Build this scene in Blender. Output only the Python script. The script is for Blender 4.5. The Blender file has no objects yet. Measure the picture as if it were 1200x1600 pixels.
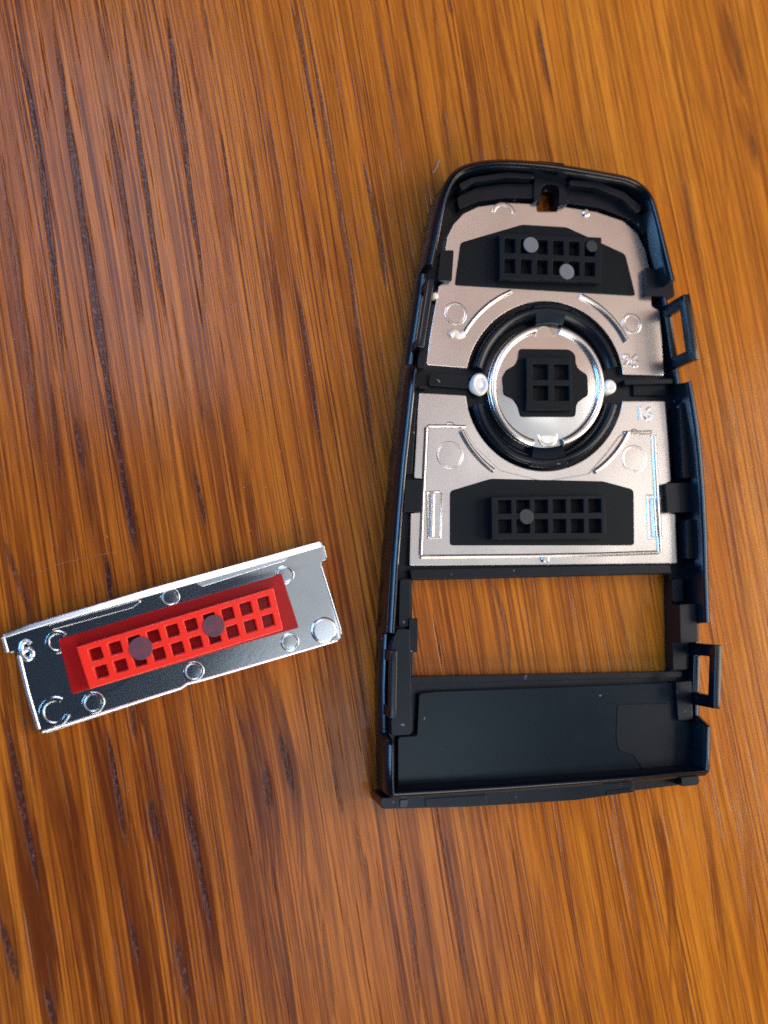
import bpy, bmesh, math, random
import numpy as np
from mathutils import Vector, Matrix

random.seed(7)
MM = 0.001
scene = bpy.context.scene
C = scene.collection

# ------------------------------------------------------------------ camera
FPX = 1386.0                                   # focal length in photo pixels (1200 x 1600)
g = Vector(((262 - 600) / FPX, -(935 - 800) / FPX, 1.0)).normalized()   # straight down, camera coords (x right, y up, z forward)
zc = -g
yc = Vector((0, 1, 0)); yc = (yc - zc * yc.dot(zc)).normalized()
xc = Vector((-1, 0, 0)); xc = yc.cross(zc) * -1   # coords here are left handed (z forward)
if xc.x < 0: xc = -xc
RIGHT = Vector((xc.x, yc.x, zc.x)); UP = Vector((xc.y, yc.y, zc.y)); FWD = Vector((xc.z, yc.z, zc.z))
CAM = -FWD * 0.1136
cam_d = bpy.data.cameras.new('camera'); cam = bpy.data.objects.new('camera', cam_d); C.objects.link(cam)
m = Matrix.Identity(4)
for i in range(3):
    m[i][0] = RIGHT[i]; m[i][1] = UP[i]; m[i][2] = -FWD[i]; m[i][3] = CAM[i]
cam.matrix_world = m
cam_d.sensor_fit = 'VERTICAL'; cam_d.sensor_height = 36; cam_d.sensor_width = 27
cam_d.lens = 36 * FPX / 1600
cam_d.clip_start = 0.005; cam_d.clip_end = 10
scene.camera = cam

def W(px, py, z=0.0):
    """photo pixel -> point on the horizontal plane z (mm); returns metres"""
    d = RIGHT * ((px - 600) / FPX) + UP * ((800 - py) / FPX) + FWD
    t = (z * MM - CAM.z) / d.z
    return CAM + d * t

cam_d.dof.use_dof = True
cam_d.dof.focus_distance = (W(640, 960, 3) - CAM).dot(FWD)
cam_d.dof.aperture_fstop = 15.0
cam_d.dof.aperture_blades = 0

# ------------------------------------------------------------------ light
world = bpy.data.worlds.new('World'); scene.world = world; world.use_nodes = True
bg = world.node_tree.nodes['Background']
bg.inputs[0].default_value = (0.35, 0.60, 1.0, 1); bg.inputs[1].default_value = 0.045

def area(name, loc, sx, sy, radiance, col, target=(0, 0, 0), overhead=False):
    d = bpy.data.lights.new(name, 'AREA'); d.shape = 'RECTANGLE'; d.size = sx; d.size_y = sy
    d.energy = radiance * math.pi * sx * sy; d.color = col
    o = bpy.data.objects.new(name, d); C.objects.link(o); o.location = loc
    o.rotation_euler = (Vector(target) - Vector(loc)).to_track_quat('-Z', 'Y').to_euler()
    if overhead:                                # keep the lamp's width along world x
        zz = (Vector(loc) - Vector(target)).normalized(); xx = (Vector((1, 0, 0)) - zz * zz.x).normalized(); yy = zz.cross(xx)
        o.rotation_euler = Matrix((xx, yy, zz)).transposed().to_euler()
    return o
area('window_near', (0.180, -0.270, 0.80), 0.26, 0.32, 2.8, (0.70, 0.85, 1.0), overhead=True)
area('pale_wall_light', (0.345, 0.035, 0.74), 0.60, 0.30, 0.52, (0.95, 0.96, 1.0), (0.12, 0.05, 0), True)
area('added_highlight', (0.34, 0.11, 0.71), 0.18, 0.12, 0.75, (1.0, 0.97, 0.93), (0.12, 0.05, 0), True)  # added lamp, gives the metal plates a brighter gradient
area('warm_wall_light', (0.345, 0.42, 0.74), 0.60, 0.44, 0.60, (1.0, 0.69, 0.54), (0.12, 0.20, 0), True)
area('window_far', (-0.09, 0.43, 0.95), 0.26, 0.44, 5.4, (0.74, 0.76, 1.0))
area('window_right', (1.12, -0.05, 0.66), 0.8, 0.9, 7.7, (1.0, 0.91, 0.80))
area('window_front', (0.20, -1.15, 0.70), 0.9, 0.8, 5.7, (1.0, 0.92, 0.82))
area('window_side', (-0.95, 0.24, 0.54), 0.80, 0.34, 12.5, (0.22, 0.52, 1.0))

scene.view_settings.view_transform = 'Standard'; scene.view_settings.look = 'None'
scene.view_settings.gamma = 1; scene.view_settings.use_curve_mapping = False
scene.view_settings.exposure = 0.0
scene.render.engine = 'CYCLES'
scene.cycles.max_bounces = 8; scene.cycles.use_denoising = False

# ------------------------------------------------------------------ material helpers
class NT:
    def __init__(s, name):
        s.m = bpy.data.materials.new(name); s.m.use_nodes = True
        s.t = s.m.node_tree; s.n = s.t.nodes; s.p = s.n['Principled BSDF']
    def new(s, typ, **kw):
        n = s.n.new(typ)
        for k, v in kw.items(): setattr(n, k, v)
        return n
    def link(s, a, b): s.t.links.new(a, b)
    def put(s, sock, v):
        if isinstance(v, bpy.types.NodeSocket): s.link(v, sock)
        elif v is not None: sock.default_value = v
    def math(s, op, a, b=None, c=None, clamp=False):
        n = s.new('ShaderNodeMath', operation=op, use_clamp=clamp)
        s.put(n.inputs[0], a); s.put(n.inputs[1], b); s.put(n.inputs[2], c)
        return n.outputs[0]
    def vec(s, x, y, z=0.0):
        n = s.new('ShaderNodeCombineXYZ'); s.put(n.inputs[0], x); s.put(n.inputs[1], y); s.put(n.inputs[2], z); return n.outputs[0]
    def noise(s, v, scale=1, detail=2, rough=0.5, dist=0.0):
        n = s.new('ShaderNodeTexNoise'); s.put(n.inputs['Vector'], v)
        n.inputs['Scale'].default_value = scale; n.inputs['Detail'].default_value = detail
        n.inputs['Roughness'].default_value = rough; n.inputs['Distortion'].default_value = dist
        return n.outputs['Fac']
    def ramp(s, f, stops, interp='LINEAR'):
        n = s.new('ShaderNodeValToRGB'); r = n.color_ramp; r.interpolation = interp
        while len(r.elements) < len(stops): r.elements.new(0.5)
        for e, (p, c) in zip(r.elements, stops):
            e.position = p; e.color = (*c, 1) if not isinstance(c, (int, float)) else (c, c, c, 1)
        s.put(n.inputs[0], f); return n.outputs[0]
    def mix(s, f, a, b, mode='MIX'):
        n = s.new('ShaderNodeMix', data_type='RGBA', blend_type=mode)
        s.put(n.inputs[0], f); s.put(n.inputs[6], a); s.put(n.inputs[7], b); return n.outputs[2]
    def step(s, x, a, b):
        n = s.new('ShaderNodeMapRange', interpolation_type='SMOOTHSTEP')
        s.put(n.inputs[0], x); s.put(n.inputs[1], a); s.put(n.inputs[2], b); return n.outputs[0]
    def coord(s, which='Object'):
        return s.new('ShaderNodeTexCoord').outputs[which]
    def bump(s, h, strength, dist, normal=None):
        n = s.new('ShaderNodeBump'); n.inputs['Strength'].default_value = strength; n.inputs['Distance'].default_value = dist
        s.put(n.inputs['Height'], h)
        if normal is not None: s.link(normal, n.inputs['Normal'])
        return n.outputs[0]
    def bevel(s, r):
        n = s.new('ShaderNodeBevel', samples=4); n.inputs[0].default_value = r; return n.outputs[0]
    def world_pos(s):
        return s.new('ShaderNodeNewGeometry').outputs['Position']

def rgb(v): return (*v, 1)

def plastic(name, col, rough, rn=0.1, bev=0.00012, bumpd=0.00001, scale=2600, spec=0.5, scuff=0.0):
    k = NT(name); P = k.world_pos()
    f = k.noise(P, scale, 2, 0.6); sm = k.noise(P, 160, 3, 0.6)
    if scuff:
        sp = k.math('MULTIPLY', k.step(k.noise(P, 1100, 2, 0.5), 0.70, 0.76), k.step(k.noise(P, 140, 2, 0.6), 0.50, 0.62))
        k.link(k.mix(k.math('MULTIPLY', sp, scuff), rgb(col), rgb((0.30, 0.33, 0.38))), k.p.inputs['Base Color'])
    else: k.p.inputs['Base Color'].default_value = rgb(col)
    k.link(k.math('MULTIPLY_ADD', sm, 2 * rn, rough - rn), k.p.inputs['Roughness'])
    k.p.inputs['Specular IOR Level'].default_value = spec
    k.link(k.bump(f, 0.6, bumpd, k.bevel(bev)), k.p.inputs['Normal'])
    return k.m

BLACK = plastic('black_plastic', (0.0014, 0.0038, 0.0078), 0.30, 0.08, spec=0.30, scuff=0.5)
BLACK_GLOSS = plastic('black_plastic_worn_edge', (0.0014, 0.0036, 0.0075), 0.23, 0.06, spec=0.5, scuff=0.7)
PANEL = plastic('black_fine_textured_plastic', (0.0018, 0.0068, 0.0120), 0.25, 0.04, spec=0.26, scuff=0.45, bumpd=0.000005)
MATTE = plastic('black_dull_plastic', (0.0018, 0.0058, 0.0098), 0.34, 0.04, spec=0.20)
RUBBER = plastic('black_silicone', (0.0028, 0.0052, 0.0075), 0.46, 0.06, bev=0.00012, spec=0.15)
DOT_GREY = plastic('grey_translucent_mark', (0.16, 0.165, 0.17), 0.5, 0.05)
DOT_DARK = plastic('dark_mark', (0.020, 0.025, 0.029), 0.45, 0.05)
DOT_PURPLE = plastic('purple_grey_mark', (0.12, 0.045, 0.065), 0.45, 0.05)

def red(name, col, rough, sss):
    k = NT(name); P = k.world_pos()
    k.p.inputs['Base Color'].default_value = rgb(col); k.p.inputs['Roughness'].default_value = rough
    k.p.inputs['Subsurface Weight'].default_value = sss; k.p.inputs['Subsurface Radius'].default_value = (1, 0.15, 0.1)
    k.p.inputs['Subsurface Scale'].default_value = 0.0008
    k.link(k.bump(k.noise(P, 2500, 2), 0.4, 0.000008, k.bevel(0.00016)), k.p.inputs['Normal'])
    return k.m
for m_, al in ((DOT_GREY, 0.8), (DOT_PURPLE, 0.78), (DOT_DARK, 0.85)): m_.node_tree.nodes['Principled BSDF'].inputs['Alpha'].default_value = al
RED = red('red_silicone', (0.82, 0.030, 0.016), 0.20, 0.12)
RED_SHADED = red('shaded_red_silicone', (0.32, 0.008, 0.008), 0.16, 0.0)  # same silicone for the recessed pad, its shade put into a darker red

def metal(name, col, rough, bumpd, scale=1500, wave=0.00050):
    k = NT(name); P = k.world_pos()
    f = k.noise(P, scale, 3, 0.65); c = k.noise(P, 130, 4, 0.6)
    k.p.inputs['Metallic'].default_value = 1.0
    k.link(k.mix(k.ramp(c, [(0.35, 0.0), (0.7, 1.0)]), rgb(col), rgb([x * 0.84 for x in col])), k.p.inputs['Base Color'])
    k.link(k.math('MULTIPLY_ADD', c, 0.06, rough - 0.03), k.p.inputs['Roughness'])
    k.link(k.bump(f, 0.5, bumpd, k.bump(k.noise(P, 55, 1, 0.5), 1.0, wave, k.bevel(0.00018))), k.p.inputs['Normal'])
    return k.m
SILVER = metal('satin_plated_metal', (0.80, 0.75, 0.715), 0.25, 0.000010, 3200)
SILVER_SHINY = metal('bright_plated_metal', (0.88, 0.86, 0.84), 0.18, 0.000004)
PLATE2 = metal('mirror_plated_metal', (0.74, 0.77, 0.78), 0.15, 0.000007, 1900, 0.00025)
EDGE = metal('bright_cut_metal_edge', (0.9, 0.92, 0.93), 0.28, 0.000006)

def glue():
    k = NT('clear_glue'); P = k.world_pos()
    k.p.inputs['Base Color'].default_value = (0.80, 0.74, 0.68, 1); k.p.inputs['Roughness'].default_value = 0.15
    k.link(k.bump(k.noise(P, 900, 2), 0.8, 0.00015), k.p.inputs['Normal'])
    return k.m
GLUE = glue()
FIBRE = plastic('pale_fibre', (0.52, 0.38, 0.28), 0.6, 0.05)

# ------------------------------------------------------------------ wood
GD = (W(640, 1300) - W(520, 600)).normalized()         # grain direction on the table
GU = Vector((-GD.y, GD.x, 0))
if GU.x < 0: GU = -GU
def uv_of(px, py):
    p = W(px, py); return p.dot(GU), p.dot(GD)

# streaks that can be followed one by one: (points in the photo, half width mm, strength)
PORES = [
    ([(20, 15), (50, 190), (80, 360), (97, 590)], 0.42, 1.0), ([(82, 5), (107, 200), (130, 380), (160, 530), (196, 790)], 0.52, 0.95),
    ([(186, -10), (210, 185), (240, 375), (259, 510)], 0.42, 1.0), ([(255, -10), (278, 165), (300, 310), (323, 490)], 0.42, 1.0),
    ([(165, 160), (200, 360), (222, 505)], 0.38, 0.75), ([(-2, 230), (30, 450), (62, 720)], 0.55, 0.45),
    ([(452, -10), (478, 110), (500, 240)], 0.32, 0.75), ([(474, -10), (505, 180), (534, 360), (560, 520), (594, 800)], 0.38, 0.8),
    ([(318, 10), (335, 115)], 0.26, 0.5), ([(345, 205), (366, 330)], 0.26, 0.8), ([(462, 435), (502, 700)], 0.28, 0.95),
    ([(562, 235), (582, 330), (604, 460)], 0.36, 0.8), ([(78, 600), (92, 760)], 0.34, 0.7), ([(155, 30), (168, 90)], 0.3, 0.5),
    ([(420, 180), (445, 330)], 0.3, 0.4), ([(118, 660), (128, 735)], 0.32, 0.8), ([(580, -10), (606, 130), (628, 290)], 0.3, 0.5),
    ([(180, 690), (200, 790), (212, 870)], 0.36, 0.95), ([(305, 730), (322, 820)], 0.34, 0.9), ([(166, 870), (173, 935)], 0.34, 0.95),
    ([(10, 1130), (40, 1290), (62, 1400)], 0.45, 0.75), ([(0, 1440), (24, 1530)], 0.5, 0.85), ([(170, 1150), (182, 1225), (196, 1310)], 0.45, 0.9),
    ([(70, 1545), (85, 1600)], 0.5, 0.8), ([(236, 1255), (245, 1310)], 0.7, 0.65), ([(205, 1100), (212, 1150)], 0.5, 0.7),
    ([(288, 1240), (318, 1390), (330, 1450)], 0.42, 0.8), ([(275, 1470), (295, 1560)], 0.5, 0.7), ([(205, 1440), (217, 1500)], 0.35, 0.7),
    ([(435, 1150), (447, 1195), (455, 1235)], 0.45, 0.85), ([(520, 1200), (535, 1265)], 0.3, 0.6), ([(505, 1430), (524, 1600)], 0.4, 0.5),
    ([(555, 1280), (580, 1400)], 0.32, 0.5), ([(620, 1290), (640, 1420), (655, 1600)], 0.45, 0.6), ([(690, 1290), (715, 1440), (728, 1560)], 0.42, 0.45),
    ([(412, 1200), (418, 1260)], 0.6, 0.55), ([(572, 1340), (580, 1420)], 0.3, 0.6),
    ([(700, -5), (705, 20)], 0.4, 0.6), ([(840, 35), (860, 150)], 0.42, 0.6), ([(1128, 0), (1150, 70), (1160, 120)], 0.5, 0.5), ([(1172, 210), (1180, 245)], 0.45, 0.5),
    ([(1070, 280), (1088, 400)], 0.5, 0.45), ([(690, 170), (706, 260)], 0.45, 0.5),
    ([(678, 965), (682, 985), (692, 1040)], 0.16, 1.0), ([(768, 905), (790, 985), (796, 1050)], 0.40, 0.55), ([(4, 845), (24, 900), (45, 960)], 0.5, 0.7)]
STRIPES = [
    ([(20, 1200), (43, 1333), (62, 1433), (90, 1620)], 1.45, 0.95), ([(60, 1110), (76, 1180), (105, 1300), (127, 1433), (150, 1560)], 1.45, 0.80), ([(150, 1110), (165, 1180), (192, 1300), (213, 1433), (242, 1620)], 1.5, 0.95),
    ([(205, 1090), (222, 1180), (242, 1283), (265, 1400), (295, 1620)], 1.15, 0.95), ([(262, 1090), (272, 1140), (295, 1267), (317, 1400), (340, 1540)], 1.1, 1.0), ([(335, 1100), (345, 1140), (363, 1233), (380, 1367), (400, 1480)], 1.1, 0.8),
    ([(385, 1110), (395, 1160), (412, 1235), (425, 1340)], 1.3, 0.85), ([(412, 1050), (430, 1110), (447, 1190), (465, 1330)], 1.1, 0.75), ([(405, 1350), (430, 1480), (455, 1620)], 0.7, 0.7), ([(470, 1180), (490, 1290), (512, 1420)], 0.6, 0.6),
    ([(500, 1060), (525, 1170), (545, 1290)], 0.9, 0.6), ([(560, 1040), (575, 1150), (600, 1300)], 0.7, 0.6), ([(-5, 1330), (10, 1440), (30, 1600)], 0.9, 0.8),
    ([(45, 590), (58, 690), (75, 820)], 0.5, 0.65), ([(70, 590), (88, 720), (100, 850), (112, 960)], 0.9, 0.75), ([(108, 610), (130, 740), (152, 860), (170, 940)], 0.95, 0.8), ([(158, 590), (186, 700), (208, 850), (228, 920)], 0.85, 0.85),
    ([(232, 600), (246, 720), (255, 790)], 0.45, 0.75), ([(285, 650), (305, 760), (330, 880)], 0.6, 0.7), ([(345, 600), (362, 720), (382, 850)], 0.55, 0.85), ([(385, 740), (400, 860)], 0.6, 0.7), ([(30, 830), (45, 930), (55, 1000)], 1.0, 0.7),
    ([(-2, 200), (22, 420), (62, 740)], 1.0, 0.55), ([(75, 0), (105, 200), (130, 390), (165, 560)], 1.0, 0.5), ([(160, 100), (195, 340), (225, 520)], 0.8, 0.45), ([(420, 350), (446, 560)], 0.5, 0.85), ([(492, 330), (506, 440)], 0.45, 0.85), ([(405, 370), (420, 470)], 0.35, 0.7),
    ([(430, 300), (445, 440)], 0.9, 0.45), ([(540, 440), (556, 560), (575, 700)], 0.7, 0.6), ([(475, 560), (490, 690)], 0.4, 0.75), ([(345, 600), (360, 720)], 0.5, 0.7), ([(355, 300), (370, 380)], 0.4, 0.7), ([(320, 180), (350, 330), (370, 480)], 0.6, 0.5),
    ([(610, 30), (635, 180), (650, 260)], 0.7, 0.55), ([(678, 20), (700, 200)], 0.45, 0.7), ([(715, 0), (735, 120), (748, 250)], 0.75, 0.7), ([(770, 0), (800, 130), (812, 170)], 0.5, 0.7), ([(835, 20), (862, 160)], 0.5, 0.75), ([(890, 80), (915, 230)], 0.5, 0.65), ([(940, 10), (965, 140)], 0.5, 0.55),
    ([(1045, 20), (1058, 90)], 0.45, 0.65), ([(1065, 20), (1090, 120), (1110, 170)], 0.6, 0.45), ([(1085, 10), (1110, 110), (1135, 330)], 0.4, 0.5), ([(1125, 0), (1145, 90), (1165, 140)], 1.0, 0.7), ([(1158, 170), (1180, 250)], 1.2, 0.6), ([(1050, 190), (1070, 290), (1090, 400), (1110, 520)], 0.9, 0.6), ([(1165, 0), (1190, 130)], 0.9, 0.45),
    ([(1100, 470), (1122, 590), (1150, 740)], 0.7, 0.65), ([(1135, 720), (1150, 850), (1165, 960)], 0.9, 0.4), ([(1160, 900), (1180, 1060)], 0.9, 0.4),
    ([(1020, 1250), (1040, 1340), (1055, 1500)], 0.7, 0.8), ([(875, 1320), (892, 1420), (907, 1500)], 0.42, 0.95), ([(925, 1320), (945, 1430), (960, 1560)], 0.5, 0.65), ([(960, 1250), (985, 1380), (1003, 1510)], 0.6, 0.6), ([(1098, 1250), (1115, 1370), (1130, 1500)], 0.6, 0.7),
    ([(800, 1330), (822, 1470), (832, 1560)], 0.5, 0.7), ([(840, 1400), (860, 1580)], 0.6, 0.55), ([(1165, 1300), (1185, 1600)], 0.6, 0.6), ([(905, 1540), (920, 1600)], 0.5, 0.7), ([(1060, 1480), (1075, 1600)], 0.7, 0.6), ([(1000, 1520), (1012, 1600)], 1.2, 0.55),
    ([(640, 1290), (660, 1420), (680, 1600)], 0.8, 0.55), ([(690, 1270), (720, 1440), (735, 1600)], 0.9, 0.55), ([(740, 1270), (765, 1430), (780, 1600)], 0.7, 0.5), ([(660, 920), (672, 1000), (685, 1060)], 0.8, 0.45), ([(735, 900), (752, 980), (760, 1060)], 0.6, 0.55), ([(825, 900), (845, 1050)], 0.5, 0.6), ([(880, 900), (900, 1050)], 0.5, 0.6), ([(950, 895), (985, 1040)], 0.6, 0.6)]

def make_table():
    """one sheet, its mesh lines laid along the grain: pores are real grooves, stripes are tone of the wood"""
    rng = np.random.default_rng(11)
    corners = [uv_of(x, y) for x in (-30, 1230) for y in (-30, 1630)]
    u0, u1 = min(c[0] for c in corners) - .002, max(c[0] for c in corners) + .002
    v0, v1 = min(c[1] for c in corners) - .002, max(c[1] for c in corners) + .002
    uu = np.concatenate([np.linspace(-0.45, u0 - .004, 14), np.arange(u0, u1, 0.00008), np.linspace(u1 + .004, 0.45, 14)])
    vv = np.concatenate([np.linspace(-0.45, v0 - .004, 14), np.arange(v0, v1, 0.0008), np.linspace(v1 + .004, 0.45, 14)])
    U, V = np.meshgrid(uu, vv, indexing='ij')
    stripe = np.zeros_like(U); pore = np.zeros_like(U)
    # slow wander shared by neighbouring streaks plus a fine wobble
    def wander(amp, ku, kv, n=6):
        w = np.zeros_like(U)
        for _ in range(n):
            w += np.sin(U * ku * rng.uniform(.4, 1.6) + V * kv * rng.uniform(.5, 1.5) + rng.uniform(0, 6.28)) / n ** .5
        return w * amp
    Uw = U + wander(0.00030, 50, 70) + wander(0.00002, 1500, 400)
    Us = U + wander(0.00010, 150, 90) + wander(0.00004, 3500, 420) + wander(0.00003, 9000, 700)
    def lay(field, UU, cf, va, vb, hw, dep, soft, tip):
        i0, i1 = np.searchsorted(vv, [va, vb])
        if i1 - i0 < 2: return
        vs = vv[i0:i1]; uc = np.polyval(cf, vs)
        j0, j1 = np.searchsorted(uu, [uc.min() - hw - .0015, uc.max() + hw + .0015])
        if j1 - j0 < 2: return
        t = (vs - va) / (vb - va)
        prof = np.clip(np.minimum((t / tip) , (1 - t) / tip), 0, 1) ** 0.6
        jit = 1 + 0.12 * np.sin(vs * 130 + uc[0] * 5e4) + 0.08 * np.sin(vs * 310 + uc[0] * 9e4)
        half = hw * prof * np.clip(jit, .4, 1.6)
        d = np.abs(UU[j0:j1, i0:i1] - uc[None, :])
        m = np.clip((half[None, :] + soft - d) / (2 * soft), 0, 1); m = m * m * (3 - 2 * m) * dep * np.clip(prof * 1.6, 0, 1)[None, :]
        sub = field[j0:j1, i0:i1]; field[j0:j1, i0:i1] = np.maximum(sub, m)
    def traced(field, items, soft, tip, UU, ragged=False):
        for pts, hw, dep in items:
            q = np.array([uv_of(*p) for p in pts]); cf = np.polyfit(q[:, 1], q[:, 0], min(2, len(pts) - 1))
            va, vb = q[:, 1].min() - .0005, q[:, 1].max() + .0005; L = vb - va
            if not ragged: lay(field, UU, cf, va, vb, hw * MM, dep, soft * MM * (0.6 + hw * .5), tip); continue
            lay(field, UU, cf, va - .10 * L, vb + .10 * L, hw * .62 * MM, dep * .62, soft * MM * 1.6, .5)
            for _ in range(int(6 + hw * 18)):                     # a stripe is a bundle of strands with staggered ends
                o = rng.uniform(-1, 1); c = np.array(cf, float); c[-1] += o * hw * .92 * MM; c[-2] += rng.normal(0, .004); c[-1] -= (c[-2] - cf[-2]) * (va + vb) / 2
                t0, t1 = rng.uniform(-.40, .35), rng.uniform(.65, 1.40)
                lay(field, UU, c, va + t0 * L, va + t1 * L, hw * rng.uniform(.06, .24) * MM, dep * rng.uniform(.6, 1.1), rng.uniform(.03, .07) * MM, .5)
    traced(stripe, STRIPES, 0.12, 0.16, Us, True); traced(pore, [(p_, h_ * .78, d_) for p_, h_, d_ in PORES], 0.06, 0.3, Us)
    # the rest of the figure: tapered stripes and pores strewn along the grain
    for i in range(6400):
        u, v = rng.uniform(u0, u1), rng.uniform(v0 - .02, v1 + .02); big = i % 4 == 0
        right = np.clip((u + .02) / .06, 0, 1)
        if big and rng.random() < .35 * right: continue
        L = rng.uniform(.025, .110) if big else rng.uniform(.004, .022)
        k = rng.normal(0.0, .004); c2 = rng.normal(0, .012)
        cf = [c2, k - 2 * c2 * v, u - k * v + c2 * v * v]
        hw = rng.uniform(.03, .17) * (1.5 if i % 16 == 0 else 1) if big else rng.uniform(.015, .06)
        dep = rng.uniform(.30, .90) * (1 - .08 * right)
        lay(stripe, Uw, cf, v - L / 2, v + L / 2, hw * MM, dep, rng.uniform(.025, .07) * MM, .5)
        if (big and rng.random() < .35 - .2 * right) or i % 8 == 3:
            lp = rng.uniform(.003, .016); vo = v + rng.uniform(-.25, .25) * L
            lay(pore, Uw, cf, vo - lp / 2, vo + lp / 2, rng.uniform(.02, .07) * MM, rng.uniform(.3, .8), .035 * MM, .4)
    # pores are broken along their length
    br = np.clip(0.88 + wander(0.10, 9000, 1500, 8) + wander(0.10, 14000, 700, 6), .4, 1); pore *= br
    co = np.zeros((U.size, 3)); co[:, 0] = (U * GU.x + V * GD.x).ravel(); co[:, 1] = (U * GU.y + V * GD.y).ravel(); co[:, 2] = (-pore * 0.00003).ravel()
    nu, nv = U.shape
    idx = np.arange(nu * nv).reshape(nu, nv)
    q = np.stack([idx[:-1, :-1], idx[1:, :-1], idx[1:, 1:], idx[:-1, 1:]], -1).reshape(-1, 4)
    p0, p1, p2 = co[q[0, 0]], co[q[0, 1]], co[q[0, 2]]
    if np.cross(p1 - p0, p2 - p1)[2] < 0: q = q[:, ::-1]
    me = bpy.data.meshes.new('table_top')
    me.vertices.add(len(co)); me.vertices.foreach_set('co', co.ravel())
    me.loops.add(q.size); me.loops.foreach_set('vertex_index', q.ravel().astype(np.int32))
    me.polygons.add(len(q)); me.polygons.foreach_set('loop_start', np.arange(0, q.size, 4, dtype=np.int32))
    me.polygons.foreach_set('use_smooth', np.ones(len(q), dtype=bool))
    for nm, arr in (('stripe', stripe), ('pore', pore)):
        at = me.attributes.new(nm, 'FLOAT', 'POINT'); at.data.foreach_set('value', arr.ravel().astype(np.float32))
    me.update(); me.validate()
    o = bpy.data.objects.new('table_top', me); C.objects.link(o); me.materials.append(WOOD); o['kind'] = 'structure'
    return o

def wood():
    k = NT('varnished_oak')
    sep = k.new('ShaderNodeSeparateXYZ'); k.link(k.world_pos(), sep.inputs[0])
    X, Y = sep.outputs[0], sep.outputs[1]
    u = k.math('ADD', k.math('MULTIPLY', X, GU.x), k.math('MULTIPLY', Y, GU.y))
    v = k.math('ADD', k.math('MULTIPLY', X, GD.x), k.math('MULTIPLY', Y, GD.y))
    def st(su, sv, det=3, rough=0.6, off=0.0):
        return k.noise(k.vec(k.math('MULTIPLY', u, su), k.math('MULTIPLY', v, sv), off), 1, det, rough)
    stripe = k.new('ShaderNodeAttribute', attribute_name='stripe').outputs['Fac']
    pore = k.new('ShaderNodeAttribute', attribute_name='pore').outputs['Fac']
    broad = st(70, 4, 3, 0.55, 3.1); fine = st(1300, 26, 4, 0.7, 1.3); fibre = st(4200, 130, 3, 0.7, 5.5)
    tone = k.math('ADD', k.math('MULTIPLY', broad, 0.5), k.math('MULTIPLY', fine, 0.5))
    rt = k.step(u, -0.025, 0.055)  # golden tone to the right, with the key light's brightening put into it
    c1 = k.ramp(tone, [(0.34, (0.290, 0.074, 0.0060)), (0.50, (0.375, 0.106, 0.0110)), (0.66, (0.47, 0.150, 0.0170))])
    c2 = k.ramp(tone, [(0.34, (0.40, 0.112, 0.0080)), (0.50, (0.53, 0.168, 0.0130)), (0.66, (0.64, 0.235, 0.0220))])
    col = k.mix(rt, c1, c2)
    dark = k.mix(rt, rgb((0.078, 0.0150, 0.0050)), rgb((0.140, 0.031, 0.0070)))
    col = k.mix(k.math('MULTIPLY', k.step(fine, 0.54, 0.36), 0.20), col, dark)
    col = k.mix(k.math('MULTIPLY', k.step(fibre, 0.56, 0.36), 0.30), col, dark)
    sm = k.math('MULTIPLY', stripe, k.math('MULTIPLY_ADD', k.math('SUBTRACT', k.math('ADD', fine, st(260, 60, 3, 0.65, 17.0)), 1.0), 1.3, 1.08), None, True)
    col = k.mix(k.math('MULTIPLY', sm, 0.92, None, True), col, dark)
    pore_sparkle = k.mix(k.step(st(2600, 1500, 3, 0.7, 44.0), 0.50, 0.66), rgb((0.022, 0.0095, 0.0110)), rgb((0.095, 0.060, 0.075)))  # dark pores, their bluish sparkle put into the colour as paler specks
    col = k.mix(k.math('MULTIPLY', pore, 0.94, None, True), col, pore_sparkle)
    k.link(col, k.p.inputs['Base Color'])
    k.p.inputs['Roughness'].default_value = 0.55; k.p.inputs['Specular IOR Level'].default_value = 0.0
    k.p.inputs['Coat Weight'].default_value = 0.45; k.p.inputs['Coat IOR'].default_value = 1.5
    k.link(k.math('MULTIPLY_ADD', st(40, 40, 3, 0.6, 12.0), 0.14, 0.11), k.p.inputs['Coat Roughness'])
    h = k.math('ADD', k.math('MULTIPLY', fine, 0.30), k.math('MULTIPLY', fibre, 0.12))
    h = k.math('ADD', h, k.math('MULTIPLY', st(700, 400, 3, 0.6, 3.0), 0.25))
    h = k.math('SUBTRACT', h, k.math('MULTIPLY', stripe, 0.25))
    h = k.math('SUBTRACT', h, k.math('MULTIPLY', k.math('MULTIPLY', pore, st(3400, 2000, 2, 0.7, 8.0)), 1.3))
    k.link(k.bump(h, 0.5, 0.00010), k.p.inputs['Normal']); k.link(k.bump(h, 0.4, 0.00008), k.p.inputs['Coat Normal'])
    return k.m
WOOD = wood()

# ------------------------------------------------------------------ mesh helpers
def link(name, me, mat, parent=None, smooth=35):
    o = bpy.data.objects.new(name, me); C.objects.link(o)
    if mat: me.materials.append(mat)
    if smooth:
        for p in me.polygons: p.use_smooth = True
        me.set_sharp_from_angle(angle=math.radians(smooth))
    if parent is not None: o.parent = parent; o.matrix_parent_inverse = parent.matrix_world.inverted()
    return o

def finish(name, bm, mat, parent=None, smooth=35):
    bmesh.ops.recalc_face_normals(bm, faces=bm.faces)
    me = bpy.data.meshes.new(name); bm.to_mesh(me); bm.free()
    return link(name, me, mat, parent, smooth)

def root(name, loc, label, cat, group=None):
    o = bpy.data.objects.new(name, None); C.objects.link(o); o.location = loc
    o.empty_display_size = 0.01; o['label'] = label; o['category'] = cat
    if group: o['group'] = group
    bpy.context.view_layer.update()
    return o

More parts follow.
